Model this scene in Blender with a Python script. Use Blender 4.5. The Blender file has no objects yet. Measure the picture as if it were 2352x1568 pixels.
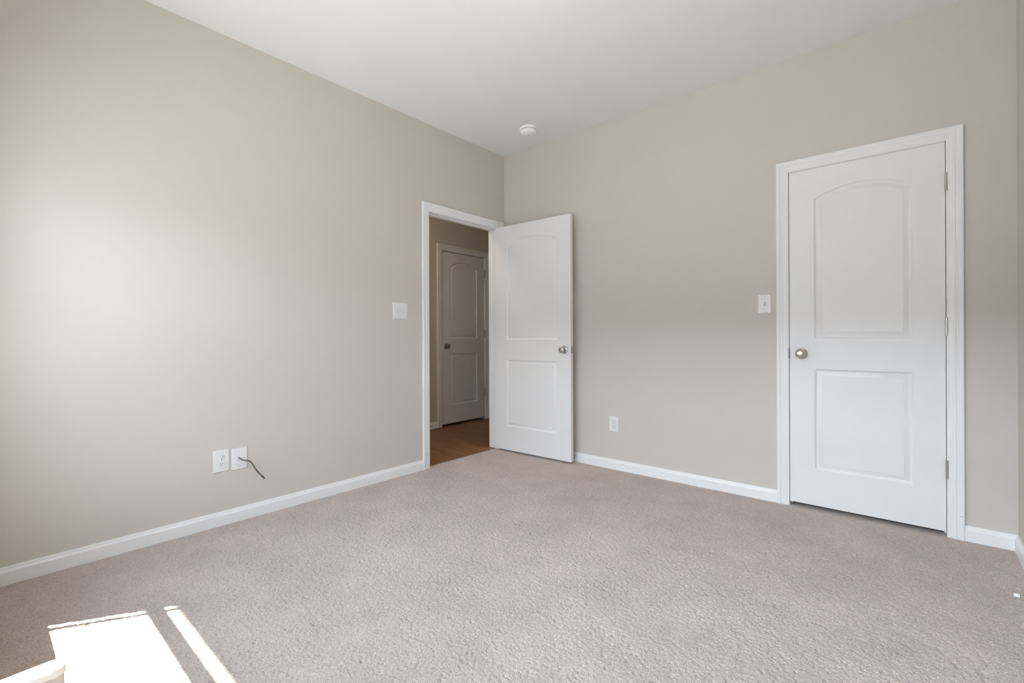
import bpy, bmesh, math, random
import numpy as np
from mathutils import Vector, Matrix

random.seed(7)
scene = bpy.context.scene
COL = scene.collection

# ------------------------------------------------------------------ camera
cam_data = bpy.data.cameras.new('camera')
cam = bpy.data.objects.new('camera', cam_data)
COL.objects.link(cam)
YAW, ROLL = -0.71057, -0.00412
fw = Vector((math.sin(YAW), math.cos(YAW), 0))
r0 = Vector((math.cos(YAW), -math.sin(YAW), 0))
u0 = r0.cross(fw)
rr = r0 * math.cos(ROLL) + u0 * math.sin(ROLL)
uu = u0 * math.cos(ROLL) - r0 * math.sin(ROLL)
m = Matrix.Identity(4)
for i in range(3):
    m[i][0], m[i][1], m[i][2] = rr[i], uu[i], -fw[i]
m[0][3], m[1][3], m[2][3] = 2.92577, -3.29401, 1.04159
cam.matrix_world = m
cam_data.sensor_fit = 'HORIZONTAL'
cam_data.sensor_width = 36.0
cam_data.lens = 1067.55 / 2352 * 36.0
cam_data.shift_y = -(784 - 772.775) / 2352
cam_data.clip_start = 0.02
cam_data.clip_end = 200
scene.camera = cam

# ------------------------------------------------------------------ light
scene.view_settings.view_transform = 'Standard'
scene.view_settings.look = 'None'
scene.view_settings.gamma = 1.0
scene.view_settings.use_curve_mapping = False
scene.view_settings.exposure = 0.0
scene.cycles.max_bounces = 16
scene.cycles.diffuse_bounces = 12
scene.cycles.glossy_bounces = 4
scene.cycles.transparent_max_bounces = 12
scene.cycles.sample_clamp_indirect = 8.0
scene.cycles.caustics_reflective = False
scene.cycles.caustics_refractive = False
scene.cycles.use_denoising = True
try:
    scene.cycles.denoiser = 'OPENIMAGEDENOISE'
    scene.cycles.denoising_input_passes = 'RGB_ALBEDO_NORMAL'
    scene.cycles.denoising_prefilter = 'ACCURATE'
except Exception:
    pass

SKY = 22.3
SUN = 41.0
LAMP = 9.0
HALL_FILL = 44.0  # strength of the added hall lamp
world = bpy.data.worlds.new('sky')
scene.world = world
world.use_nodes = True
wn = world.node_tree
wn.nodes.clear()
wo = wn.nodes.new('ShaderNodeOutputWorld')
bg = wn.nodes.new('ShaderNodeBackground')
tc = wn.nodes.new('ShaderNodeTexCoord')
sx = wn.nodes.new('ShaderNodeSeparateXYZ')
rp = wn.nodes.new('ShaderNodeValToRGB')
rp.color_ramp.elements[0].position = 0.0
rp.color_ramp.elements[0].color = (0.895, 0.98, 1.15, 1)
rp.color_ramp.elements[1].position = 1.0
rp.color_ramp.elements[1].color = (0.20, 0.26, 0.36, 1)
for p_, c_ in ((0.22, (0.85, 0.945, 1.115, 1)), (0.50, (0.41, 0.46, 0.565, 1))):     # haze: brightest above the horizon
    rp.color_ramp.elements.new(p_).color = c_
wn.links.new(tc.outputs['Generated'], sx.inputs[0])
wn.links.new(sx.outputs['Z'], rp.inputs['Fac'])
wn.links.new(rp.outputs['Color'], bg.inputs['Color'])
wn.links.new(bg.outputs[0], wo.inputs['Surface'])
side = wn.nodes.new('ShaderNodeMath')                   # the sky is brighter on the sun's side (-X)
side.operation = 'MULTIPLY_ADD'
side.inputs[1].default_value = -0.42 * SKY
side.inputs[2].default_value = SKY
wn.links.new(sx.outputs['X'], side.inputs[0])
wn.links.new(side.outputs[0], bg.inputs['Strength'])

sun_data = bpy.data.lights.new('sun', 'SUN')
sun_data.energy = SUN
sun_data.angle = math.radians(0.53)
sun_data.color = (1.0, 0.945, 0.865)
sun = bpy.data.objects.new('sun', sun_data)
COL.objects.link(sun)
sun.location = (-4, -8, 10)
sun.rotation_euler = Vector((0.6, 1.0, -2.2)).to_track_quat('-Z', 'Y').to_euler()

por_data = bpy.data.lights.new('window_portal', 'AREA')
por_data.shape = 'RECTANGLE'
por_data.size, por_data.size_y = 2.87, 1.42
por_data.cycles.is_portal = True
por = bpy.data.objects.new('window_portal', por_data)
COL.objects.link(por)
por.location = (1.7165, -3.56, 1.265)
por.rotation_euler = (math.radians(90), 0, 0)       # -Z towards +Y, into the room
# -Z of the lamp must look into the room
por.rotation_euler = Vector((0, 1, 0)).to_track_quat('-Z', 'Z').to_euler()

# ------------------------------------------------------------------ sizes
W, L, H = 3.313, 3.40, 2.743          # room: x 0..W, y -L..0, z 0..H
WT = 0.115
O1a, O1b = -0.919, -0.093             # door 1 opening along y (jamb faces)
OZ = 2.043                            # head jamb height
O2a, O2b = 2.3500, 3.0610             # closet door opening along x
O3a, O3b = 0.2525, 0.9655             # hall door opening along y
HX = -1.20                            # far wall of the hall

# ------------------------------------------------------------------ helpers
def link(o):
    COL.objects.link(o)
    return o

def mat(name, color, rough=0.5, metal=0.0, spec=0.5, bump=None, tone=None):
    m_ = bpy.data.materials.new(name)
    m_.use_nodes = True
    nt = m_.node_tree
    b = nt.nodes['Principled BSDF']
    b.inputs['Base Color'].default_value = (*color, 1)
    b.inputs['Roughness'].default_value = rough
    b.inputs['Metallic'].default_value = metal
    b.inputs['Specular IOR Level'].default_value = spec
    t = nt.nodes.new('ShaderNodeTexCoord')
    if tone:                                         # (scale, amount): faint roller / batch mottling
        n = nt.nodes.new('ShaderNodeTexNoise')
        n.inputs['Scale'].default_value = tone[0]
        n.inputs['Detail'].default_value = 3
        mr = nt.nodes.new('ShaderNodeMapRange')
        mr.inputs['To Min'].default_value = 1 - tone[1]
        mr.inputs['To Max'].default_value = 1 + tone[1]
        mx = nt.nodes.new('ShaderNodeMix'); mx.data_type = 'RGBA'; mx.blend_type = 'MULTIPLY'
        mx.inputs['Factor'].default_value = 1
        mx.inputs['A'].default_value = (*color, 1)
        nt.links.new(t.outputs['Object'], n.inputs['Vector'])
        nt.links.new(n.outputs['Fac'], mr.inputs['Value'])
        nt.links.new(mr.outputs['Result'], mx.inputs['B'])
        nt.links.new(mx.outputs['Result'], b.inputs['Base Color'])
    if bump:                                         # (scale, strength, distance)
        n = nt.nodes.new('ShaderNodeTexNoise')
        n.inputs['Scale'].default_value = bump[0]
        n.inputs['Detail'].default_value = 4
        bp = nt.nodes.new('ShaderNodeBump')
        bp.inputs['Strength'].default_value = bump[1]
        bp.inputs['Distance'].default_value = bump[2]
        nt.links.new(t.outputs['Object'], n.inputs['Vector'])
        nt.links.new(n.outputs['Fac'], bp.inputs['Height'])
        nt.links.new(bp.outputs['Normal'], b.inputs['Normal'])
    return m_

M_WALL = mat('greige_wall_paint', (0.60, 0.566, 0.519), 0.75, spec=0.25, bump=(180, 0.08, 0.002), tone=(1.3, 0.008))
M_CEIL = mat('ceiling_paint', (0.79, 0.79, 0.785), 0.85, spec=0.2, bump=(140, 0.1, 0.002), tone=(1.1, 0.008))
M_TRIM = mat('white_trim_paint', (0.82, 0.82, 0.812), 0.32, spec=0.45, tone=(3, 0.006))
M_DOOR = mat('white_door_paint', (0.80, 0.80, 0.795), 0.36, spec=0.45, bump=(420, 0.05, 0.001))
M_PLASTIC = mat('white_plastic', (0.77, 0.765, 0.755), 0.35, tone=(20, 0.004))
M_DETECT = mat('detector_plastic', (0.90, 0.895, 0.88), 0.45, tone=(20, 0.004))
M_NICKEL = mat('satin_nickel', (0.56, 0.53, 0.49), 0.30, metal=1.0, bump=(900, 0.03, 0.0005))
M_NICKEL_D = mat('darker_nickel', (0.36, 0.34, 0.31), 0.38, metal=1.0, bump=(900, 0.03, 0.0005))  # the same nickel in a darker tone
M_DARK = mat('slot_black', (0.02, 0.02, 0.02), 0.6, tone=(40, 0.1))
M_SLOT = mat('slot_grey', (0.10, 0.10, 0.10), 0.6, tone=(40, 0.1))
M_JOINT = mat('grey_joint_scuff', (0.50, 0.50, 0.50), 0.6, tone=(40, 0.02))  # plain grey for the outlet joints and the casing scuff
M_STEEL = mat('crimp_steel', (0.22, 0.21, 0.20), 0.28, metal=1.0, tone=(60, 0.1))
M_CABLE = mat('grey_cable_jacket', (0.12, 0.115, 0.11), 0.45, tone=(60, 0.1))
M_CLOSET = mat('closet_paint', (0.45, 0.42, 0.38), 0.8, tone=(1.3, 0.01))
M_BOUNCE = mat('bounce_ground', (0.46, 0.45, 0.44), 0.9, bump=(30, 0.3, 0.01), tone=(0.8, 0.06))  # unseen ground, made pale grey to bounce light into the room
M_SIDING = mat('tan_siding', (0.36, 0.37, 0.39), 0.7, tone=(1.0, 0.06))
M_SHINGLE = mat('shingles', (0.12, 0.11, 0.10), 0.9, tone=(6, 0.2))
M_SOFFIT = mat('soffit_vinyl', (0.72, 0.71, 0.68), 0.5, tone=(5, 0.02))
M_PATCH = mat('grey_siding', (0.27, 0.285, 0.31), 0.8, tone=(9, 0.05))


def glass():
    m_ = bpy.data.materials.new('window_glass')
    m_.use_nodes = True
    nt = m_.node_tree
    nt.nodes.clear()
    o = nt.nodes.new('ShaderNodeOutputMaterial')
    t = nt.nodes.new('ShaderNodeBsdfTransparent'); t.inputs['Color'].default_value = (0.93, 0.95, 0.94, 1)
    g = nt.nodes.new('ShaderNodeBsdfGlossy'); g.inputs['Roughness'].default_value = 0.02
    lw = nt.nodes.new('ShaderNodeLayerWeight'); lw.inputs['Blend'].default_value = 0.5
    f0 = nt.nodes.new('ShaderNodeMath'); f0.operation = 'POWER'; f0.inputs[1].default_value = 5.0
    f = nt.nodes.new('ShaderNodeMath'); f.operation = 'MULTIPLY_ADD'; f.inputs[1].default_value = 0.9; f.inputs[2].default_value = 0.03
    nt.links.new(lw.outputs['Facing'], f0.inputs[0]); nt.links.new(f0.outputs[0], f.inputs[0])
    x = nt.nodes.new('ShaderNodeMixShader')
    nt.links.new(f.outputs[0], x.inputs[0]); nt.links.new(t.outputs[0], x.inputs[1]); nt.links.new(g.outputs[0], x.inputs[2])
    nt.links.new(x.outputs[0], o.inputs['Surface'])
    return m_
M_GLASS = glass()


def carpet_mat():
    m_ = bpy.data.materials.new('cut_pile_carpet')
    m_.use_nodes = True
    nt = m_.node_tree
    N, K = nt.nodes.new, nt.links.new
    b = nt.nodes['Principled BSDF']
    b.inputs['Roughness'].default_value = 0.95
    b.inputs['Specular IOR Level'].default_value = 0.1
    b.inputs['Sheen Weight'].default_value = 0.15
    b.inputs['Sheen Roughness'].default_value = 0.6
    t = N('ShaderNodeTexCoord')
    # yarn fleck: two dyed tones; contrast raised to paint shaded pits between tufts
    n1 = N('ShaderNodeTexNoise'); n1.inputs['Scale'].default_value = 330; n1.inputs['Detail'].default_value = 2
    r1 = N('ShaderNodeValToRGB')
    r1.color_ramp.elements[0].position = 0.36; r1.color_ramp.elements[0].color = (0.385, 0.316, 0.278, 1)
    r1.color_ramp.elements[1].position = 0.62; r1.color_ramp.elements[1].color = (0.64, 0.545, 0.487, 1)
    # nap brushed this way and that
    n2 = N('ShaderNodeTexNoise'); n2.inputs['Scale'].default_value = 3.2; n2.inputs['Detail'].default_value = 4
    n2.inputs['Roughness'].default_value = 0.6
    m2 = N('ShaderNodeMapRange'); m2.inputs['From Min'].default_value = 0.3; m2.inputs['From Max'].default_value = 0.7
    m2.inputs['To Min'].default_value = 0.90; m2.inputs['To Max'].default_value = 1.09
    mx = N('ShaderNodeMix'); mx.data_type = 'RGBA'; mx.blend_type = 'MULTIPLY'; mx.inputs['Factor'].default_value = 1
    K(t.outputs['Object'], n1.inputs['Vector']); K(n1.outputs['Fac'], r1.inputs['Fac'])
    K(t.outputs['Object'], n2.inputs['Vector']); K(n2.outputs['Fac'], m2.inputs['Value'])
    K(r1.outputs['Color'], mx.inputs['A']); K(m2.outputs['Result'], mx.inputs['B'])
    K(mx.outputs['Result'], b.inputs['Base Color'])
    n3 = N('ShaderNodeTexNoise'); n3.inputs['Scale'].default_value = 330; n3.inputs['Detail'].default_value = 3
    bp = N('ShaderNodeBump'); bp.inputs['Strength'].default_value = 0.9; bp.inputs['Distance'].default_value = 0.004
    K(t.outputs['Object'], n3.inputs['Vector']); K(n3.outputs['Fac'], bp.inputs['Height']); K(bp.outputs['Normal'], b.inputs['Normal'])
    return m_
M_CARPET = carpet_mat()


def wood_mat():
    m_ = bpy.data.materials.new('brown_plank_floor')
    m_.use_nodes = True
    nt = m_.node_tree
    N, K = nt.nodes.new, nt.links.new
    b = nt.nodes['Principled BSDF']
    b.inputs['Roughness'].default_value = 0.42
    t = N('ShaderNodeTexCoord')
    br = N('ShaderNodeTexBrick')
    br.inputs['Scale'].default_value = 1.0
    br.inputs['Brick Width'].default_value = 1.2
    br.inputs['Row Height'].default_value = 0.13
    br.inputs['Mortar Size'].default_value = 0.0015
    br.inputs['Color1'].default_value = (0.19, 0.082, 0.030, 1)
    br.inputs['Color2'].default_value = (0.27, 0.125, 0.050, 1)
    br.inputs['Mortar'].default_value = (0.05, 0.02, 0.01, 1)
    mp = N('ShaderNodeMapping'); mp.inputs['Scale'].default_value = (2.2, 26, 1)
    n = N('ShaderNodeTexNoise'); n.inputs['Scale'].default_value = 1.0; n.inputs['Detail'].default_value = 6
    n.inputs['Distortion'].default_value = 0.6
    mr = N('ShaderNodeMapRange'); mr.inputs['From Min'].default_value = 0.3; mr.inputs['From Max'].default_value = 0.7
    mr.inputs['To Min'].default_value = 0.5; mr.inputs['To Max'].default_value = 1.35
    mx = N('ShaderNodeMix'); mx.data_type = 'RGBA'; mx.blend_type = 'MULTIPLY'; mx.inputs['Factor'].default_value = 1
    K(t.outputs['Object'], br.inputs['Vector']); K(t.outputs['Object'], mp.inputs['Vector'])
    K(mp.outputs['Vector'], n.inputs['Vector']); K(n.outputs['Fac'], mr.inputs['Value'])
    K(br.outputs['Color'], mx.inputs['A']); K(mr.outputs['Result'], mx.inputs['B'])
    K(mx.outputs['Result'], b.inputs['Base Color'])
    return m_
M_WOOD = wood_mat()


def finish(name, bm, materials, parent=None, smooth=None):
    bmesh.ops.remove_doubles(bm, verts=bm.verts, dist=1e-6)
    bmesh.ops.recalc_face_normals(bm, faces=bm.faces)
    me = bpy.data.meshes.new(name)
    bm.to_mesh(me)
    bm.free()
    if not isinstance(materials, (list, tuple)):
        materials = [materials]
    for x in materials:
        me.materials.append(x)
    if smooth:
        for p in me.polygons:
            p.use_smooth = True
        try:
            me.set_sharp_from_angle(angle=math.radians(smooth))
        except Exception:
            pass
    o = bpy.data.objects.new(name, me)
    link(o)
    if parent:
        o.parent = parent
    return o


def box(bm, x0, x1, y0, y1, z0, z1, mi=0, bevel=0.0, seg=2):
    vs = [bm.verts.new((x, y, z)) for x in (x0, x1) for y in (y0, y1) for z in (z0, z1)]
    fs = []
    for idx in ((0, 1, 3, 2), (4, 6, 7, 5), (0, 4, 5, 1), (2, 3, 7, 6), (0, 2, 6, 4), (1, 5, 7, 3)):
        f = bm.faces.new([vs[i] for i in idx]); f.material_index = mi; fs.append(f)
    if bevel:
        es = list({e for f in fs for e in f.edges})
        r = bmesh.ops.bevel(bm, geom=es, offset=bevel, segments=seg, profile=0.5, affect='EDGES')
        for f in r['faces']:
            f.material_index = mi
    return vs


def lathe(bm, prof, mtx, n=32, mi=0):
    """prof: [(radius, height)] turned about local Z, placed by mtx."""
    rings = []
    for r, h in prof:
        if r < 1e-6:
            rings.append([bm.verts.new(mtx @ Vector((0, 0, h)))])
        else:
            rings.append([bm.verts.new(mtx @ Vector((r * math.cos(2 * math.pi * k / n), r * math.sin(2 * math.pi * k / n), h))) for k in range(n)])
    for a, b in zip(rings, rings[1:]):
        for k in range(n):
            k2 = (k + 1) % n
            if len(a) == 1 and len(b) == 1:
                continue
            if len(a) == 1:
                f = bm.faces.new((a[0], b[k], b[k2]))
            elif len(b) == 1:
                f = bm.faces.new((a[k], b[0], a[k2]))
            else:
                f = bm.faces.new((a[k], b[k], b[k2], a[k2]))
            f.material_index = mi


def tube(bm, pts, r, n=10, mi=0, cap=True):
    pts = [Vector(p) for p in pts]
    rad = r if isinstance(r, (list, tuple)) else [r] * len(pts)
    rings = []
    up = Vector((0, 0, 1))
    prev = None
    for i, p in enumerate(pts):
        d = (pts[min(i + 1, len(pts) - 1)] - pts[max(i - 1, 0)]).normalized()
        a = prev if prev is not None else (up if abs(d.z) < 0.9 else Vector((1, 0, 0)))
        a = (a - d * a.dot(d)).normalized()
        prev = a
        b = d.cross(a)
        rings.append([bm.verts.new(p + (a * math.cos(2 * math.pi * k / n) + b * math.sin(2 * math.pi * k / n)) * rad[i]) for k in range(n)])
    for A, B in zip(rings, rings[1:]):
        for k in range(n):
            f = bm.faces.new((A[k], B[k], B[(k + 1) % n], A[(k + 1) % n])); f.material_index = mi
    if cap:
        for R_ in (rings[0], rings[-1]):
            f = bm.faces.new(R_); f.material_index = mi


def spline(pts, n=8):
    """Catmull-Rom through the points."""
    P = [Vector(p) for p in pts]
    P = [P[0] * 2 - P[1]] + P + [P[-1] * 2 - P[-2]]
    out = []
    for i in range(1, len(P) - 2):
        for k in range(n):
            t = k / n
            a, b, c, d = P[i - 1], P[i], P[i + 1], P[i + 2]
            out.append(0.5 * ((2 * b) + (c - a) * t + (2 * a - 5 * b + 4 * c - d) * t * t + (3 * b - a - 3 * c + d) * t ** 3))
    out.append(P[-2])
    return out


def tag(o, label, cat, group=None):
    o['label'] = label
    o['category'] = cat
    if group:
        o['group'] = group
    return o


def structure(o):
    o['kind'] = 'structure'
    return o

AX_Y = Matrix.Rotation(math.radians(90), 4, 'X')      # local +Z -> world -Y
AX_X = Matrix.Rotation(math.radians(90), 4, 'Y')      # local +Z -> world +X

# ------------------------------------------------------------------ walls, floor, ceiling
# wall with the open doorway (left in the photo), runs on past the corner along the hall
bm = bmesh.new()
RZ = OZ + 0.019
box(bm, -WT, 0, -L, O1a - 0.019, 0, H)
box(bm, -WT, 0, O1b + 0.019, 0, 0, H)
box(bm, -WT, 0, O1a - 0.019, O1b + 0.019, RZ, H)
structure(finish('wall_left', bm, M_WALL))

bm = bmesh.new()                                         # wall with the closet door
box(bm, -WT, O2a - 0.019, 0, WT, 0, H)
box(bm, O2b + 0.019, W + 0.1, 0, WT, 0, H)
box(bm, O2a - 0.019, O2b + 0.019, 0, WT, RZ, H)
structure(finish('wall_back', bm, M_WALL))

bm = bmesh.new()
box(bm, W, W + 0.1, -L - 0.15, 0, 0, H)
structure(finish('wall_right', bm, M_WALL))

WX0, WX1, WZ0, WZ1 = 0.283, 3.15, 0.56, 1.97              # window opening behind the camera, widened to the right for fill light
bm = bmesh.new()
for a in ((-WT, WX0, 0, H), (WX1, W, 0, H), (WX0, WX1, 0, WZ0), (WX0, WX1, WZ1, H)):
    box(bm, a[0], a[1], -L - 0.10, -L, a[2], a[3])
structure(finish('wall_front', bm, M_WALL))
bm = bmesh.new()
for a in ((-1.4, WX0, -0.4, H), (WX1, W + 0.1, -0.4, H), (WX0, WX1, -0.4, WZ0), (WX0, WX1, WZ1, H)):
    box(bm, a[0], a[1], -L - 0.15, -L - 0.10, a[2], a[3])
structure(finish('wall_outside', bm, M_PATCH))

bm = bmesh.new()
box(bm, -1.4, W + 0.1, -L - 0.15, 2.6, H, H + 0.12)
structure(finish('ceiling', bm, M_CEIL))

# hall
bm = bmesh.new()
box(bm, HX - 0.1, HX, -L, O3a - 0.019, 0, H)
box(bm, HX - 0.1, HX, O3b + 0.019, 2.5, 0, H)
box(bm, HX - 0.1, HX, O3a - 0.019, O3b + 0.019, RZ, H)
structure(finish('wall_hall', bm, M_WALL))
bm = bmesh.new()
box(bm, -WT, 0, WT, 2.5, 0, H)
box(bm, HX - 0.1, 0, 2.5, 2.6, 0, H)
structure(finish('wall_hall_end', bm, M_WALL))
bm = bmesh.new()                                         # dark rooms behind the two shut doors
box(bm, O2a - 0.3, O2a - 0.25, WT, 0.9, 0, H); box(bm, O2b + 0.25, O2b + 0.3, WT, 0.9, 0, H)
box(bm, O2a - 0.3, O2b + 0.3, 0.9, 0.95, 0, H)
structure(finish('wall_closet', bm, M_CLOSET))
bm = bmesh.new()
box(bm, HX - 0.9, HX - 0.1, O3a - 0.3, O3a - 0.25, 0, H); box(bm, HX - 0.9, HX - 0.1, O3b + 0.25, O3b + 0.3, 0, H)
box(bm, HX - 0.95, HX - 0.9, O3a - 0.3, O3b + 0.3, 0, H); box(bm, HX - 0.9, HX - 0.1, O3a - 0.25, O3b + 0.25, H - .3, H - .25)
structure(finish('wall_store', bm, M_CLOSET))

# carpet: a real pile surface
def carpet():
    step = 0.003
    x0, x1, y0, y1 = -0.033, W, -L, 0.0
    nx, ny = int((x1 - x0) / step), int((y1 - y0) / step)
    rng = np.random.default_rng(3)

    def smooth(a, r):
        n_ = int(math.ceil(3 * r)); k = np.exp(-0.5 * (np.arange(-n_, n_ + 1) / r) ** 2); k /= k.sum()
        a = np.apply_along_axis(lambda v: np.convolve(v, k, 'same'), 0, a)
        return np.apply_along_axis(lambda v: np.convolve(v, k, 'same'), 1, a)
    a = rng.standard_normal((nx + 1, ny + 1))
    f1 = smooth(a, 0.8); f1 /= f1.std()
    f2 = smooth(rng.standard_normal((nx + 1, ny + 1)), 2.2); f2 /= f2.std()
    z = -0.0022 - 0.0017 * (np.exp(0.62 * f1) - 1.0) + 0.0004 * f2
    z = np.clip(z, -0.009, 0.0005)
    X, Y = np.meshgrid(np.linspace(x0, x1, nx + 1), np.linspace(y0, y1, ny + 1), indexing='ij')
    e = np.minimum(np.minimum(X - 0.014, W - 0.014 - X), np.minimum(-0.014 - Y, Y + L - 0.014))   # tucked down along the skirting
    e = np.clip(e / 0.012, 0, 1)
    z = -0.0035 + (z + 0.0035) * (0.15 + 0.85 * e)
    jx = rng.uniform(-.0008, .0008, X.shape); jy = rng.uniform(-.0008, .0008, X.shape)
    jx[0] = jx[-1] = 0; jy[:, 0] = jy[:, -1] = 0
    co = np.stack([X + jx, Y + jy, z], -1).astype(np.float32).reshape(-1)
    i = np.arange((nx + 1) * (ny + 1)).reshape(nx + 1, ny + 1)
    q = np.stack([i[:-1, :-1], i[1:, :-1], i[1:, 1:], i[:-1, 1:]], -1).reshape(-1).astype(np.int32)
    me = bpy.data.meshes.new('floor')
    nf = len(q) // 4
    me.vertices.add((nx + 1) * (ny + 1)); me.vertices.foreach_set('co', co)
    me.loops.add(len(q)); me.loops.foreach_set('vertex_index', q)
    me.polygons.add(nf)
    me.polygons.foreach_set('loop_start', np.arange(0, 4 * nf, 4, dtype=np.int32))
    try:
        me.polygons.foreach_set('loop_total', np.full(nf, 4, dtype=np.int32))
    except Exception:
        pass
    me.polygons.foreach_set('use_smooth', np.ones(nf, dtype=bool))
    me.update(calc_edges=True)
    me.validate()
    me.materials.append(M_CARPET)
    o = link(bpy.data.objects.new('floor', me))
    return structure(o)
carpet()
bm = bmesh.new()
box(bm, -0.03, W + 0.1, -L - 0.15, 0.95, -0.12, -0.012)
structure(finish('floor_slab', bm, M_CLOSET))
bm = bmesh.new()
box(bm, O2a - 0.25, O2b + 0.25, 0.0, 0.9, -0.012, -0.003)
structure(finish('floor_closet', bm, M_CARPET))
bm = bmesh.new()
box(bm, HX - 0.9, -0.034, -L, 2.5, -0.12, -0.003)
structure(finish('floor_hall', bm, M_WOOD))

# ------------------------------------------------------------------ baseboards
BB = [(0.0, 0.0), (0.014, 0.0), (0.014, 0.058), (0.0125, 0.0625), (0.0095, 0.066), (0.0085, 0.070), (0.0085, 0.074), (0.006, 0.079), (0.0, 0.079)]

def baseboard(name, runs, side):
    """runs: list of (p0, p1, normal): p along the wall, normal into the room."""
    bm = bmesh.new()
    for p0, p1, nrm, c0, c1 in runs:
        p0, p1, nrm = Vector(p0), Vector(p1), Vector(nrm)
        d = (p1 - p0).normalized()
        A = [bm.verts.new(p0 + nrm * t + Vector((0, 0, z)) + d * (t * c0)) for t, z in BB]
        B = [bm.verts.new(p1 + nrm * t + Vector((0, 0, z)) - d * (t * c1)) for t, z in BB]
        k = len(BB)
        for i in range(k):
            bm.faces.new((A[i], B[i], B[(i + 1) % k], A[(i + 1) % k]))
        bm.faces.new(A); bm.faces.new(B)
    return structure(finish(name, bm, M_TRIM))

zb = -0.006
baseboard('baseboard_left', [((0, -L, zb), (0, O1a - 0.058, zb), (1, 0, 0), 1, 0)], 'l')
baseboard('baseboard_back', [((0, 0, zb), (O2a - 0.065, 0, zb), (0, -1, 0), 1, 0),
                             ((O2b + 0.065, 0, zb), (W, 0, zb), (0, -1, 0), 0, 1)], 'b')
baseboard('baseboard_right', [((W, 0, zb), (W, -L, zb), (-1, 0, 0), 1, 1)], 'r')
baseboard('baseboard_front', [((W, -L, zb), (0, -L, zb), (0, 1, 0), 1, 1)], 'f')
baseboard('baseboard_hall', [((HX, -L, zb), (HX, O3a - 0.06, zb), (1, 0, 0), 0, 0),
                             ((HX, O3b + 0.06, zb), (HX, 2.5, zb), (1, 0, 0), 0, 0)], 'h')
bm = bmesh.new()                                        # quarter-round along the hall baseboard
for a, b in ((-L, O3a - 0.062), (O3b + 0.062, 2.5)):
    box(bm, HX + 0.013, HX + 0.028, a, b, -0.003, 0.012, bevel=0.005)
structure(finish('trim_4', bm, M_TRIM))

# ------------------------------------------------------------------ door casings
CAS = [(0.0, 0.0), (0.0, 0.008), (0.0025, 0.0095), (0.010, 0.0098), (0.012, 0.0112), (0.026, 0.0122), (0.030, 0.0142),
       (0.0345, 0.0142), (0.037, 0.0118), (0.042, 0.0118), (0.0475, 0.0158), (0.051, 0.0172), (0.0615, 0.0176), (0.0655, 0.0155), (0.066, 0.0)]

def casing(name, a0, a1, ztop, place, z0=-0.004):
    """Mitred casing round an opening a0..a1 (reveal edge) and ztop; place(a, out, z) -> world."""
    bm = bmesh.new()
    st = []
    for w, t in CAS:
        st.append([bm.verts.new(place(*p)) for p in ((a0 - w, t, z0), (a0 - w, t, ztop + w), (a1 + w, t, ztop + w), (a1 + w, t, z0))])
    k = len(CAS)
    for i in range(k):
        j = (i + 1) % k
        for s in range(3):
            bm.faces.new((st[i][s], st[i][s + 1], st[j][s + 1], st[j][s]))
    bm.faces.new([st[i][0] for i in range(k)])
    bm.faces.new([st[i][3] for i in range(k)])
    return structure(finish(name, bm, M_TRIM))

def jamb(a0, a1, zt, place, d0, d1, parent, stop=None):
    """Jamb boards lining the opening, depth d0..d1 (0 = room face, negative into the wall), stop at depth range."""
    def bx(bm, A0, A1, D0, D1, z0, z1, bevel=0.0012):
        tmp = bmesh.new()
        box(tmp, A0, A1, D0, D1, z0, z1, bevel=bevel, seg=1)
        mp = {v: bm.verts.new(place(v.co.x, v.co.y, v.co.z)) for v in tmp.verts}
        for f in tmp.faces:
            bm.faces.new([mp[v] for v in f.verts])
        tmp.free()
    bm = bmesh.new()
    bx(bm, a0 - 0.019, a0, d0, d1, -0.004, zt + 0.019)
    bx(bm, a1, a1 + 0.019, d0, d1, -0.004, zt + 0.019)
    bx(bm, a0, a1, d0, d1, zt, zt + 0.019)
    o = finish('jamb', bm, M_TRIM, parent)
    if stop:
        bm = bmesh.new()
        bx(bm, a0, a0 + 0.011, stop[0], stop[1], 0.0, zt)
        bx(bm, a1 - 0.011, a1, stop[0], stop[1], 0.0, zt)
        bx(bm, a0 + 0.011, a1 - 0.011, stop[0], stop[1], zt - 0.011, zt)
        finish('stop_moulding', bm, M_TRIM, parent)
    return o

pl_left = lambda a, t, z: Vector((t, a, z))                      # room side of the left wall
pl_back = lambda a, t, z: Vector((a, -t, z))                     # room side of the back wall
pl_hall = lambda a, t, z: Vector((HX + t, a, z))                 # hall side of the hall wall
pl_hback = lambda a, t, z: Vector((-WT - t, a, z))               # hall side of the left wall
t1 = casing('trim_1', O1a + 0.006 - 0.0, O1b - 0.006 + 0.012, OZ + 0.003, pl_left)
jamb(O1a, O1b, OZ, pl_left, -WT, 0.0, t1, (-0.075, -0.042))
t1b = casing('trim_5', O1a - 0.006, O1b + 0.006, OZ + 0.006, pl_hback)
t2 = casing('trim_2', O2a, O2b, OZ + 0.003, pl_back)
jamb(O2a, O2b, OZ, pl_back, -WT, 0.0, t2, (-0.075, -0.042))
t3 = casing('trim_3', O3a - 0.002, O3b + 0.002, OZ + 0.005, pl_hall)
jamb(O3a, O3b, OZ, pl_hall, -0.10, 0.0, t3, (-0.080, -0.042))

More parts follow.
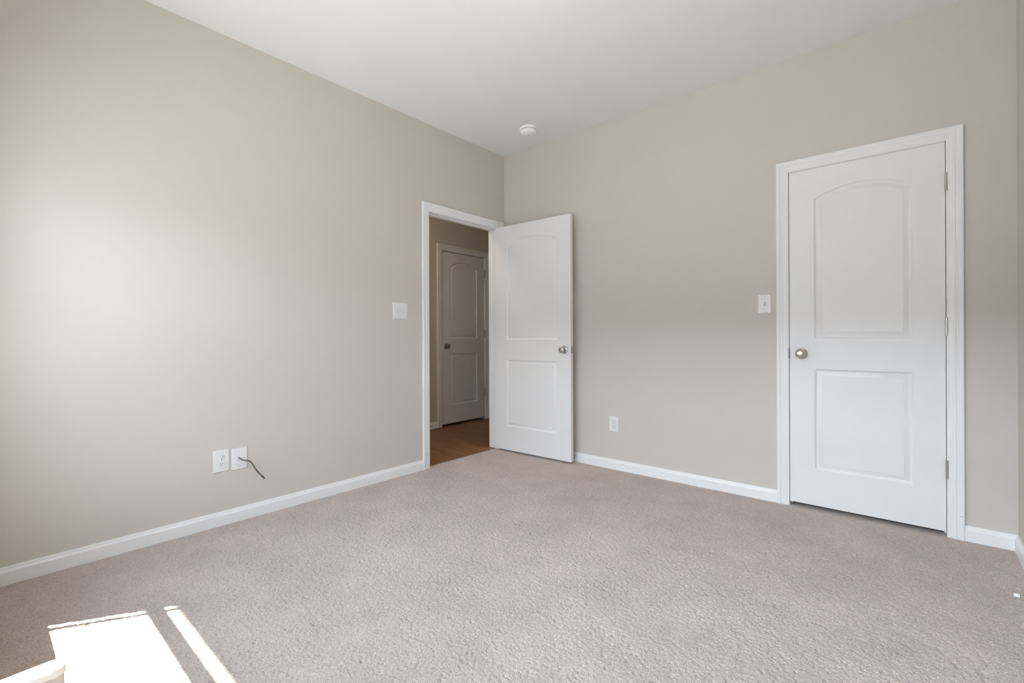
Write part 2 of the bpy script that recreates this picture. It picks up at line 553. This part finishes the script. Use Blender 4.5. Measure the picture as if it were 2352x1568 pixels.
# ------------------------------------------------------------------ doors
def door_mesh(w, h, t, P1sp=1.850, P1ap=1.915):
    """Moulded two-panel arch-top slab. x 0..w, y 0 (front, -Y) .. t, z 0..h."""
    bm = bmesh.new()
    mg = 0.129
    P1z0 = 1.000
    P2z0, P2z1 = 0.215, 0.818
    # (inset, depth) of the moulding, from the stile inwards
    PR = [(0.0, 0.0), (0.0015, 0.0030), (0.0035, 0.0040), (0.0070, 0.0090), (0.0105, 0.0112), (0.0140, 0.0118), (0.0170, 0.0112), (0.0330, 0.0032), (0.0395, 0.0016), (0.0405, 0.0034), (0.0425, 0.0034)]
    NA = 24

    def arch(ins):
        x0, x1 = mg + ins, w - mg - ins
        c = (w - 2 * mg) / 2
        s = P1ap - P1sp
        R_ = (c * c + s * s) / (2 * s)
        zc = P1ap - R_
        r = R_ - ins
        pts = []
        for k in range(NA + 1):
            x = x0 + (x1 - x0) * k / NA
            pts.append((x, zc + math.sqrt(r * r - (x - w / 2) ** 2)))
        return [(x1, P1z0 + ins), (x0, P1z0 + ins)] + pts        # bottom right, bottom left, then over the arch

    def rect(ins):
        return [(w - mg - ins, P2z0 + ins), (mg + ins, P2z0 + ins), (mg + ins, P2z1 - ins), (w - mg - ins, P2z1 - ins)]

    for yf, s in ((0.0, 1), (t, -1)):
        V = lambda x, z, d=0.0: bm.verts.new((x, yf + s * d, z))
        for fn in (arch, rect):
            loops = [[V(x, z, d) for x, z in fn(i)] for i, d in PR]
            for A, B in zip(loops, loops[1:]):
                n = len(A)
                for k in range(n):
                    bm.faces.new((A[k], A[(k + 1) % n], B[(k + 1) % n], B[k]))
            bm.faces.new(loops[-1])
        def quad(*p):
            bm.faces.new([V(*q) for q in p])
        A = arch(0.0)
        zs = A[2][1]; ze = A[-1][1]
        quad((0, 0), (w, 0), (w, P2z0), (w - mg, P2z0), (mg, P2z0), (0, P2z0))
        quad((0, P2z0), (mg, P2z0), (mg, P2z1), (0, P2z1))
        quad((w - mg, P2z0), (w, P2z0), (w, P2z1), (w - mg, P2z1))
        quad((0, P2z1), (mg, P2z1), (w - mg, P2z1), (w, P2z1), (w, P1z0), (w - mg, P1z0), (mg, P1z0), (0, P1z0))
        quad((0, P1z0), (mg, P1z0), (mg, zs), (0, zs))
        quad((w - mg, P1z0), (w, P1z0), (w, ze), (w - mg, ze))
        quad((0, zs), (mg, zs), (mg, h), (0, h))
        quad((w - mg, ze), (w, ze), (w, h), (w - mg, h))
        top = A[2:]
        for a, b in zip(top, top[1:]):
            quad(a, b, (b[0], h), (a[0], h))
    # edges
    for a, b in (((0, 0), (w, 0)), ((w, 0), (w, h)), ((w, h), (0, h)), ((0, h), (0, 0))):
        bm.faces.new([bm.verts.new(p) for p in ((a[0], 0, a[1]), (b[0], 0, b[1]), (b[0], t, b[1]), (a[0], t, a[1]))])
    return bm

KNOB = [(0.0, 0.0), (0.0325, 0.0), (0.0325, 0.002), (0.031, 0.0045), (0.026, 0.0075), (0.0185, 0.0095), (0.0165, 0.0105)]
KNOB2 = [(0.0125, 0.0095), (0.0115, 0.016), (0.0115, 0.023), (0.0135, 0.027), (0.0185, 0.0305), (0.0235, 0.036), (0.0258, 0.043), (0.0252, 0.050), (0.0215, 0.0555), (0.0145, 0.0585), (0.006, 0.0595), (0.0, 0.0597)]

def knob_set(parent, x, y, z, face, key=False, scale=1.0, dark=False):
    """face -1: sticks out towards local -Y, +1 towards +Y."""
    rot = Matrix.Rotation(math.radians(90 if face < 0 else -90), 4, 'X')
    mt = Matrix.Translation((x, y, z)) @ rot @ Matrix.Scale(scale, 4)
    mm = M_NICKEL_D if dark else M_NICKEL
    bm = bmesh.new()
    lathe(bm, KNOB, mt, 40)
    rose = finish('rosette', bm, mm, parent, 35)
    if key:                                             # small privacy release hole
        bm = bmesh.new()
        lathe(bm, [(0.0, 0.0072), (0.0034, 0.0072), (0.0034, 0.0084), (0.0, 0.0086)],
              Matrix.Translation((x + 0.0225, y, z)) @ rot, 14)
        finish('release_hole', bm, M_DARK, rose, 40)
    bm = bmesh.new()
    lathe(bm, KNOB2, mt, 40)
    finish('knob', bm, mm, parent, 50)

def hinge(parent, x, y, z0, z1, dark=False, leaf=1):
    """Butt hinge knuckles along z, five of them, with the leaf edge beside them."""
    bm = bmesh.new()
    n = 5
    hgt = (z1 - z0) / n
    for k in range(n):
        a, b = z0 + k * hgt + 0.0002, z0 + (k + 1) * hgt - 0.0002
        lathe(bm, [(0.0, a), (0.0064, a), (0.0067, a + 0.0003), (0.0067, b - 0.0003), (0.0064, b), (0.0, b)], Matrix.Translation((x, y, 0)), 16)
    lathe(bm, [(0.0, z0 - 0.003), (0.003, z0 - 0.0025), (0.0045, z0 + 0.001), (0.0, z0 + 0.001)], Matrix.Translation((x, y, 0)), 12)
    lathe(bm, [(0.0, z1 - 0.001), (0.0045, z1 - 0.001), (0.003, z1 + 0.0025), (0.0, z1 + 0.003)], Matrix.Translation((x, y, 0)), 12)
    box(bm, x + 0.001, x + 0.0125 * leaf, y - 0.0005, y + 0.006, z0, z1)
    return finish('hinge', bm, M_NICKEL_D if dark else M_NICKEL, parent, 40)

def latch(parent, x, y, z, dirx):
    bm = bmesh.new()
    box(bm, x, x + dirx * 0.0012, y - 0.0127, y + 0.0127, z - 0.028, z + 0.028, bevel=0.0004, seg=1)
    pl = finish('latch_plate', bm, M_NICKEL, parent)
    bm = bmesh.new()
    for dz in (-0.021, 0.021):
        lathe(bm, [(0.0, 0.0), (0.0042, 0.0), (0.0036, 0.0012), (0.0, 0.0014)],
              Matrix.Translation((x + dirx * 0.0012, y, z + dz)) @ Matrix.Rotation(math.radians(90 * dirx), 4, 'Y'), 12)
    finish('screw', bm, M_NICKEL_D, pl, 40)
    bm = bmesh.new()
    v = [(x, y - 0.008), (x + dirx * 0.011, y - 0.008), (x + dirx * 0.003, y + 0.008), (x, y + 0.008)]
    A = [bm.verts.new((p[0], p[1], z - 0.0095)) for p in v]; B = [bm.verts.new((p[0], p[1], z + 0.0095)) for p in v]
    bm.faces.new(A); bm.faces.new(B)
    for k in range(4):
        bm.faces.new((A[k], A[(k + 1) % 4], B[(k + 1) % 4], B[k]))
    finish('latch_bolt', bm, M_NICKEL_D, pl)

# open bedroom door: swung into the room against the back wall
DW, DH, DT = 0.810, 2.028, 0.035
d1 = structure(finish('door_1', door_mesh(DW, DH, DT, 1.852, 1.903), M_DOOR, None, 20))
knob_set(d1, DW - 0.060, 0.0, 0.917, -1, key=True)
knob_set(d1, DW - 0.060, DT, 0.917, +1)
latch(d1, DW, DT / 2, 0.917, 1)
for z0 in (0.28, 1.02, 1.765):
    hinge(d1, -0.004, DT + 0.004, z0, z0 + 0.09)
d1.location = (0.008, -0.131, 0.015)
d1.rotation_euler = (0, 0, math.radians(1.35))

# closet door (right in the photo)
d2 = structure(finish('door_2', door_mesh(0.7055, 2.0185, DT, 1.834, 1.896), M_DOOR, None, 20))
knob_set(d2, 0.0625, 0.0, 0.9085, -1)
for z0, z1 in ((0.2725, 0.3715), (1.015, 1.110), (1.762, 1.857)):
    hinge(d2, 0.7095, -0.0055, z0, z1)
d2.location = (2.3528, 0.0, 0.0225)

# hall door: front face looks down +X, so turn the slab by 90 degrees
d3 = structure(finish('door_3', door_mesh(0.708, 2.0125, DT), M_DOOR, None, 20))
knob_set(d3, 0.0645, 0.0, 0.9085, -1, dark=True)
for z0, z1 in ((0.2725, 0.3715), (1.015, 1.110), (1.757, 1.857)):
    hinge(d3, 0.7125, -0.0055, z0, z1, dark=True)
bm = bmesh.new()                                        # hinge-pin door stop on the top hinge
tube(bm, [(0.7125, -0.012, 1.862), (0.690, -0.040, 1.862)], 0.0032, 10)
lathe(bm, [(0.0, 0.0), (0.0085, 0.0), (0.0085, 0.006), (0.0, 0.006)], Matrix.Translation((0.7125, -0.0055, 1.859)), 16)
finish('hinge_pin_stop', bm, M_NICKEL_D, d3, 40)
d3.rotation_euler = (0, 0, math.radians(90))
d3.location = (HX - 0.003, 0.2551, 0.0235)

# scuff on the closet casing, low on the right leg
bm = bmesh.new()
box(bm, 3.1085, 3.1195, -0.0181, -0.0168, 0.1165, 0.1190)
finish('scuff_mark', bm, M_JOINT, t2)
# strike plates
bm = bmesh.new()
box(bm, O2a - 0.0035, O2a + 0.0015, -0.0125, 0.004, 0.897, 0.963, bevel=0.0012)
finish('strike_plate', bm, M_NICKEL_D, t2)
bm = bmesh.new()
box(bm, -0.06, 0.0, O1a - 0.001, O1a + 0.0012, 0.905, 0.965, bevel=0.0005)
tube(bm, [(0.0, O1a + 0.001, 0.910), (0.004, O1a + 0.0005, 0.920), (0.006, O1a, 0.935), (0.004, O1a + 0.0005, 0.950), (0.0, O1a + 0.001, 0.960)], 0.0022, 8)
finish('strike_plate', bm, M_NICKEL, t1, 40)

# ------------------------------------------------------------------ wall plates (local frame: x across, z up, -Y out of the wall)
def plate_mesh(w, h, t=0.0062):
    bm = bmesh.new()
    box(bm, -w / 2, w / 2, -t, 0, -h / 2, h / 2)
    es = [e for e in bm.edges if all(v.co.y < -t + 1e-5 for v in e.verts)]
    bmesh.ops.bevel(bm, geom=es, offset=0.0035, segments=3, profile=0.6, affect='EDGES')
    es = [e for e in bm.edges if abs(e.verts[0].co.y - e.verts[1].co.y) > 0.002]
    return bm

def plate_screw(parent, x, z, y=-0.0062, r=0.0036):
    bm = bmesh.new()
    lathe(bm, [(0.0, 0.0), (r, 0.0), (r * .85, 0.0008), (0.0, 0.0011)], Matrix.Translation((x, y, z)) @ AX_Y, 14)
    o = finish('screw', bm, M_PLASTIC, parent, 40)
    bm = bmesh.new()
    box(bm, x - r * .8, x + r * .8, y - 0.00125, y - 0.0009, z - 0.0004, z + 0.0004)
    finish('screw_slot', bm, M_SLOT, o)

def place(o, wall, a, z):
    if wall == 'left':
        o.rotation_euler = (0, 0, math.radians(90)); o.location = (0.0, a, z)
    else:
        o.location = (a, 0.0, z)
    return o

def outlet(wall, a, z, w, h, label):
    p = finish('electrical_outlet', plate_mesh(w, h), M_PLASTIC, None, 40)
    for s in (1, -1):
        bm = bmesh.new()
        cz = s * 0.0195
        n = 28                                           # round face with flats top and bottom
        ring = []
        for k in range(n):
            a_ = 2 * math.pi * k / n
            ring.append((0.0175 * math.cos(a_), max(-0.0135, min(0.0135, 0.0175 * math.sin(a_)))))
        A = [bm.verts.new((x, -0.0060, cz + zz)) for x, zz in ring]
        B = [bm.verts.new((x, -0.0078, cz + zz)) for x, zz in ring]
        C = [bm.verts.new((x * .95, -0.0084, cz + zz * .95)) for x, zz in ring]
        for P, Q in ((A, B), (B, C)):
            for k in range(n):
                bm.faces.new((P[k], P[(k + 1) % n], Q[(k + 1) % n], Q[k]))
        bm.faces.new(C)
        rec = finish('receptacle', bm, M_PLASTIC, p, 40)
        bm = bmesh.new()
        box(bm, -0.0075, -0.0055, -0.0087, -0.0080, cz - 0.0008, cz + 0.0072)
        box(bm, 0.0055, 0.0075, -0.0087, -0.0080, cz, cz + 0.0065)
        lathe(bm, [(0.0, 0.0), (0.0027, 0.0), (0.0027, 0.0007), (0.0, 0.0007)], Matrix.Translation((0, -0.0080, cz - 0.0075)) @ AX_Y, 12)
        finish('slot', bm, M_SLOT, rec)
        bm = bmesh.new()                                 # joint round the receptacle face
        out = [(x * 1.06, zz * 1.07) for x, zz in ring]
        A = [bm.verts.new((x, -0.00625, cz + zz)) for x, zz in out]
        B = [bm.verts.new((x, -0.00625, cz + zz)) for x, zz in ring]
        for k in range(n):
            bm.faces.new((A[k], A[(k + 1) % n], B[(k + 1) % n], B[k]))
        finish('joint', bm, M_JOINT, rec)
    plate_screw(p, 0, 0)
    place(p, wall, a, z)
    return tag(p, label, 'outlet')

outlet('left', -2.388, 0.3555, 0.0785, 0.1205, 'white duplex outlet on the left wall, beside the plate with the grey cable')
outlet('back', 1.147, 0.352, 0.0785, 0.1190, 'white duplex outlet on the wall between the open door and the closet door')

def toggle(parent, x, up):
    bm = bmesh.new()
    box(bm, x - 0.0052, x + 0.0052, -0.0064, -0.0060, -0.0122, 0.0122)
    finish('toggle_slot', bm, M_SLOT, parent)
    s = 1 if up else -1
    bm = bmesh.new()
    tip = (s * 0.0085)
    pr = [(-0.0060, s * -0.0115), (-0.0060, s * 0.0080), (-0.0175, s * 0.0125), (-0.0185, s * 0.0065)]
    A = [bm.verts.new((x - 0.0042, y, z)) for y, z in pr]; B = [bm.verts.new((x + 0.0042, y, z)) for y, z in pr]
    bm.faces.new(A); bm.faces.new(B)
    for k in range(4):
        bm.faces.new((A[k], A[(k + 1) % 4], B[(k + 1) % 4], B[k]))
    bmesh.ops.bevel(bm, geom=list(bm.edges), offset=0.0009, segments=2, profile=.5, affect='EDGES')
    finish('toggle', bm, M_PLASTIC, parent, 40)

s1 = finish('light_switch', plate_mesh(0.1285, 0.1225), M_PLASTIC, None, 40)
toggle(s1, -0.023, False); toggle(s1, 0.023, True)
for x in (-0.023, 0.023):
    for z in (-0.030, 0.030):
        plate_screw(s1, x, z)
place(s1, 'left', -1.1886, 1.2405)
tag(s1, 'white double light switch on the left wall beside the open doorway', 'light switch')
s2 = finish('light_switch', plate_mesh(0.0755, 0.1175), M_PLASTIC, None, 40)
toggle(s2, 0.0, True)
for z in (-0.030, 0.030):
    plate_screw(s2, 0, z)
place(s2, 'back', 2.2150, 1.2432)
tag(s2, 'white single toggle light switch beside the closet door casing', 'light switch')

cp = finish('wall_plate', plate_mesh(0.0800, 0.1210), M_PLASTIC, None, 40)
for z in (-0.041, 0.041):
    plate_screw(cp, 0, z, r=0.003)
bm = bmesh.new()
lathe(bm, [(0.0045, 0.0055), (0.0075, 0.0062), (0.0078, 0.0068), (0.0045, 0.0070)], AX_Y, 20)
finish('cable_hole_rim', bm, M_PLASTIC, cp, 40)
place(cp, 'left', -2.2955, 0.3505)
tag(cp, 'white blank wall plate with a grey cable coming out of it', 'wall plate')

cab = [(0.000, -2.3010, 0.357), (0.008, -2.2999, 0.3556), (0.020, -2.2949, 0.3504), (0.036, -2.2846, 0.3436), (0.048, -2.2728, 0.3412), (0.056, -2.2620, 0.3374),
       (0.060, -2.2496, 0.3218), (0.062, -2.2365, 0.2957), (0.062, -2.2249, 0.2756), (0.062, -2.2132, 0.2592)]
bm = bmesh.new()
tube(bm, spline(cab, 8), 0.0039, 12)
cb = finish('coaxial_cable', bm, M_CABLE, None, 60)
tag(cb, 'short grey coaxial cable sticking out of the blank wall plate, end hanging down', 'cable')
e0, e1 = Vector(cab[-1]), Vector((0.060, -2.1815, 0.2199))
dd = (e1 - e0)
bm = bmesh.new()
tube(bm, [e0 - dd * .12, e0 + dd * 0.15, e0 + dd * 0.16, e0 + dd * .45, e0 + dd * .46, e0 + dd * .95, e0 + dd * 0.96, e1],
     [0.0042, 0.0042, 0.0034, 0.0034, 0.0050, 0.0050, 0.0040, 0.0040], 6)
cn = finish('connector', bm, M_STEEL, cb, 30)
cn['label'] = 'bare metal screw connector on the cable end'

# ------------------------------------------------------------------ smoke detector
sd = bpy.data.objects.new('smoke_detector', None)
link(sd)
sd.location = (0.552, -0.318, H)
sd.empty_display_size = 0.05
DN = Matrix.Rotation(math.pi, 4, 'X')
bm = bmesh.new()
lathe(bm, [(0.0, 0.0), (0.070, 0.0), (0.0715, 0.002), (0.0715, 0.010), (0.069, 0.0135), (0.060, 0.0145), (0.0, 0.0145)], DN, 48)
finish('mounting_base', bm, M_DETECT, sd, 40)
bm = bmesh.new()
lathe(bm, [(0.0, 0.0145), (0.057, 0.0145), (0.058, 0.019), (0.062, 0.0195), (0.064, 0.0225), (0.0635, 0.031), (0.060, 0.0385), (0.054, 0.043),
           (0.044, 0.0455), (0.041, 0.0440), (0.038, 0.0462), (0.022, 0.0475), (0.020, 0.0460), (0.017, 0.0480), (0.0, 0.0485)], DN, 48)
body = finish('cover', bm, M_DETECT, sd, 40)
bm = bmesh.new()
for k in range(26):
    a = 2 * math.pi * k / 26
    mt = Matrix.Rotation(a, 4, 'Z')
    tmp = bmesh.new()
    box(tmp, 0.0560, 0.0592, -0.0042, 0.0042, -0.0185, -0.0155)
    mp = {v: bm.verts.new(mt @ v.co) for v in tmp.verts}
    for f in tmp.faces:
        bm.faces.new([mp[v] for v in f.verts])
    tmp.free()
finish('vent_slots', bm, M_SLOT, body)
bm = bmesh.new()
lathe(bm, [(0.0, 0.0478), (0.0105, 0.0478), (0.0105, 0.0505), (0.0085, 0.0512), (0.0, 0.0512)], Matrix.Translation((0.012, -0.010, 0)) @ DN, 20)
finish('test_button', bm, M_DETECT, body, 40)
bm = bmesh.new()
for x, y in ((-0.018, 0.024), (0.034, 0.016), (-0.004, 0.018)):
    lathe(bm, [(0.0, 0.0440), (0.0032, 0.0440), (0.0032, 0.0482), (0.0, 0.0482)], Matrix.Translation((x, y, 0)) @ DN, 12)
    finish('indicator_hole', bm, M_SLOT, body)
    bm = bmesh.new()
bm.free()
tag(sd, 'round white smoke detector on the ceiling near the room corner', 'smoke detector')

# ------------------------------------------------------------------ ceiling light in the middle of the room (just above the frame)
def emit_mat(power, col):
    m_ = bpy.data.materials.new('lit_opal_glass')
    m_.use_nodes = True
    b = m_.node_tree.nodes['Principled BSDF']
    b.inputs['Base Color'].default_value = (0.8, 0.78, 0.74, 1)
    b.inputs['Roughness'].default_value = 0.3
    b.inputs['Emission Color'].default_value = (*col, 1)
    b.inputs['Emission Strength'].default_value = power
    return m_
def dome_light(x, y, power, col, label):
    cl = link(bpy.data.objects.new('ceiling_light', None))
    cl.empty_display_size = 0.1
    cl.location = (x, y, H)
    bm = bmesh.new()
    lathe(bm, [(0.0, 0.0), (0.150, 0.0), (0.153, 0.004), (0.153, 0.022), (0.146, 0.026), (0.0, 0.026)], DN, 48)
    finish('canopy', bm, M_NICKEL, cl, 40)
    bm = bmesh.new()
    lathe(bm, [(0.141, 0.026)] + [(0.141 * math.cos(a), 0.026 + 0.072 * math.sin(a)) for a in [math.pi / 2 * k / 12 for k in range(1, 12)]] + [(0.0, 0.098)], DN, 48)
    finish('glass_dome', bm, emit_mat(power, col), cl, 60)
    return tag(cl, label, 'ceiling light')

dome_light(W / 2, -1.72, LAMP, (1.0, 0.9, 0.78), 'lit round flush-mount dome light in the middle of the bedroom ceiling')
dome_light((HX - WT) / 2, -1.1, HALL_FILL, (1.0, 0.82, 0.58), 'added dome light out of view, brightening the hall')  # added lamp, not in view, lifts the dim hall

# ------------------------------------------------------------------ spring door stops
def door_stop(base, d, length, tip_mat, label):
    """base on the baseboard face, d = unit direction out of it."""
    base, d = Vector(base), Vector(d)
    q = d.to_track_quat('Z', 'Y').to_matrix().to_4x4()
    mt = Matrix.Translation(base) @ q
    root = link(bpy.data.objects.new('door_stop', None))
    root.empty_display_size = 0.03
    bm = bmesh.new()
    lathe(bm, [(0.0, 0.0), (0.010, 0.0), (0.010, 0.002), (0.006, 0.006), (0.004, 0.008), (0.0, 0.008)], mt, 20)
    finish('base', bm, M_NICKEL, root, 40)
    bm = bmesh.new()
    turns, n = 17, 17 * 12
    pts = []
    for k in range(n + 1):
        s = k / n
        a = 2 * math.pi * turns * s
        r = 0.0058 - 0.0012 * s
        pts.append(mt @ Vector((r * math.cos(a), r * math.sin(a), 0.006 + s * (length - 0.020))))
    tube(bm, pts, 0.00095, 6)
    finish('spring', bm, M_NICKEL, root, 60)
    bm = bmesh.new()
    a = length - 0.016
    lathe(bm, [(0.0, a), (0.0062, a), (0.0072, a + 0.002), (0.0072, length - 0.003), (0.0060, length - 0.0006), (0.0, length)], mt, 20)
    finish('rubber_tip', bm, tip_mat, root, 50)
    return tag(root, label, 'door stop')

M_TIPW = mat('white_rubber', (0.80, 0.80, 0.80), 0.6, tone=(30, 0.01))
M_TIPB = mat('black_rubber', (0.015, 0.015, 0.015), 0.6, tone=(30, 0.1))
door_stop((W - 0.014, -0.7045, 0.050), (-1, 0, 0), 0.0825, M_TIPW, 'white-tipped spring door stop on the baseboard at the right edge')
door_stop((0.795, -0.014, 0.046), (0, -1, 0), 0.058, M_TIPB, 'black-tipped door stop on the baseboard behind the open door')

# ------------------------------------------------------------------ low ledge at the bottom left
lg = link(bpy.data.objects.new('ledge', None))
lg.empty_display_size = 0.05
lg.location = (0, 0, 0)
def rounded_slab(bm, x0, x1, y0, y1, z0, z1, r, n=10):
    pts = [(x0, y0), (x1, y0)]
    pts += [(x1 - r + r * math.cos(a), y1 - r + r * math.sin(a)) for a in [math.pi / 2 * k / n for k in range(n + 1)]]
    pts += [(x0 + r + r * math.cos(a), y1 - r + r * math.sin(a)) for a in [math.pi / 2 + math.pi / 2 * k / n for k in range(n + 1)]]
    A = [bm.verts.new((x, y, z0)) for x, y in pts]; B = [bm.verts.new((x, y, z1)) for x, y in pts]
    bm.faces.new(A); top = bm.faces.new(B)
    k = len(pts)
    for i in range(k):
        bm.faces.new((A[i], A[(i + 1) % k], B[(i + 1) % k], B[i]))
    return A, B
bm = bmesh.new()
rounded_slab(bm, 1.684, 1.729, -L, -3.1795, 0.4165, 0.430, 0.020)
es = [e for e in bm.edges if abs(e.verts[0].co.z - e.verts[1].co.z) < 1e-6]
bmesh.ops.bevel(bm, geom=es, offset=0.005, segments=4, profile=0.5, affect='EDGES')
finish('cap', bm, M_TRIM, lg, 50)
bm = bmesh.new()
rounded_slab(bm, 1.690, 1.7265, -L, -3.1822, -0.004, 0.4165, 0.012)
finish('panel', bm, M_WALL, lg, 50)
tag(lg, 'white rounded ledge end on a low painted panel, bottom left corner', 'ledge')

# ------------------------------------------------------------------ window (behind the camera, where the daylight comes from)
YG = -3.45
fr = bmesh.new()
for a in ((WX0, WX0 + 0.032, WZ0, WZ1), (WX1 - 0.028, WX1, WZ0, WZ1), (WX0, WX1, WZ0, WZ0 + 0.03), (WX0, WX1, WZ1 - 0.03, WZ1), (1.20, 1.26, WZ0, WZ1), (2.17, 2.23, WZ0, WZ1)):
    box(fr, a[0], a[1], -3.50, -3.42, a[2], a[3])
win = structure(finish('window_1', fr, M_TRIM))
for x0, x1 in ((WX0 + 0.032, 1.20), (1.26, 2.17), (2.23, WX1 - 0.028)):
    bm = bmesh.new()
    if x0 < 0.5:                                        # slim jamb track standing off the frame: the thin extra line of sun
        box(bm, 0.365, 0.385, -3.452, -3.448, 0.59, 1.94)
    else:
        box(bm, x0, x0 + 0.02, -3.47, -3.43, 0.59, 1.94)
    for a in ((x1 - 0.02, x1, 0.59, 1.94), (x0, x1, 0.59, 0.64), (x0, x1, 1.9, 1.94), (x0, x1, 1.322, 1.364)):
        box(bm, a[0], a[1], -3.47, -3.43, a[2], a[3])
    s_ = finish('sash', bm, M_TRIM, win)
    bm = bmesh.new()
    box(bm, x0 + .002, x1 - 0.02, -3.452, -3.449, 0.63, 1.91)
    finish('pane', bm, M_GLASS, s_)
bm = bmesh.new()
box(bm, WX0 - 0.03, WX1 + 0.03, -L - 0.02, -3.383, 0.572, 0.590, bevel=0.004)
structure(finish('trim_6', bm, M_TRIM))

# ------------------------------------------------------------------ outside
bm = bmesh.new()
box(bm, -40, 40, -60, -L - 0.16, -0.6, -0.45)
structure(finish('ground', bm, M_BOUNCE))
bm = bmesh.new()                                        # eave over the window
box(bm, -1.6, W + 0.4, -3.945, -L - 0.15, 2.55, 2.60)
structure(finish('trim_7', bm, M_SOFFIT))
bm = bmesh.new()
box(bm, -14, 14, -18, -11.5, -0.45, 2.6)
structure(finish('wall_neighbour', bm, M_SIDING))
bm = bmesh.new()                                        # added unseen block, cuts sky light reaching the left wall
box(bm, 4.9, 10.0, -10.0, -L - 0.15, -0.45, 3.2)
structure(finish('wall_sky_block', bm, M_PATCH))
bm = bmesh.new()
A = [bm.verts.new((x, y, z)) for x in (-14.4, 14.4) for y, z in ((-11.0, 2.6), (-14.75, 4.3), (-18.5, 2.6))]
bm.faces.new(A[:3]); bm.faces.new(A[3:])
for i, j in ((0, 1), (1, 2), (2, 0)):
    bm.faces.new((A[i], A[j], A[j + 3], A[i + 3]))
structure(finish('roof_neighbour', bm, M_SHINGLE))
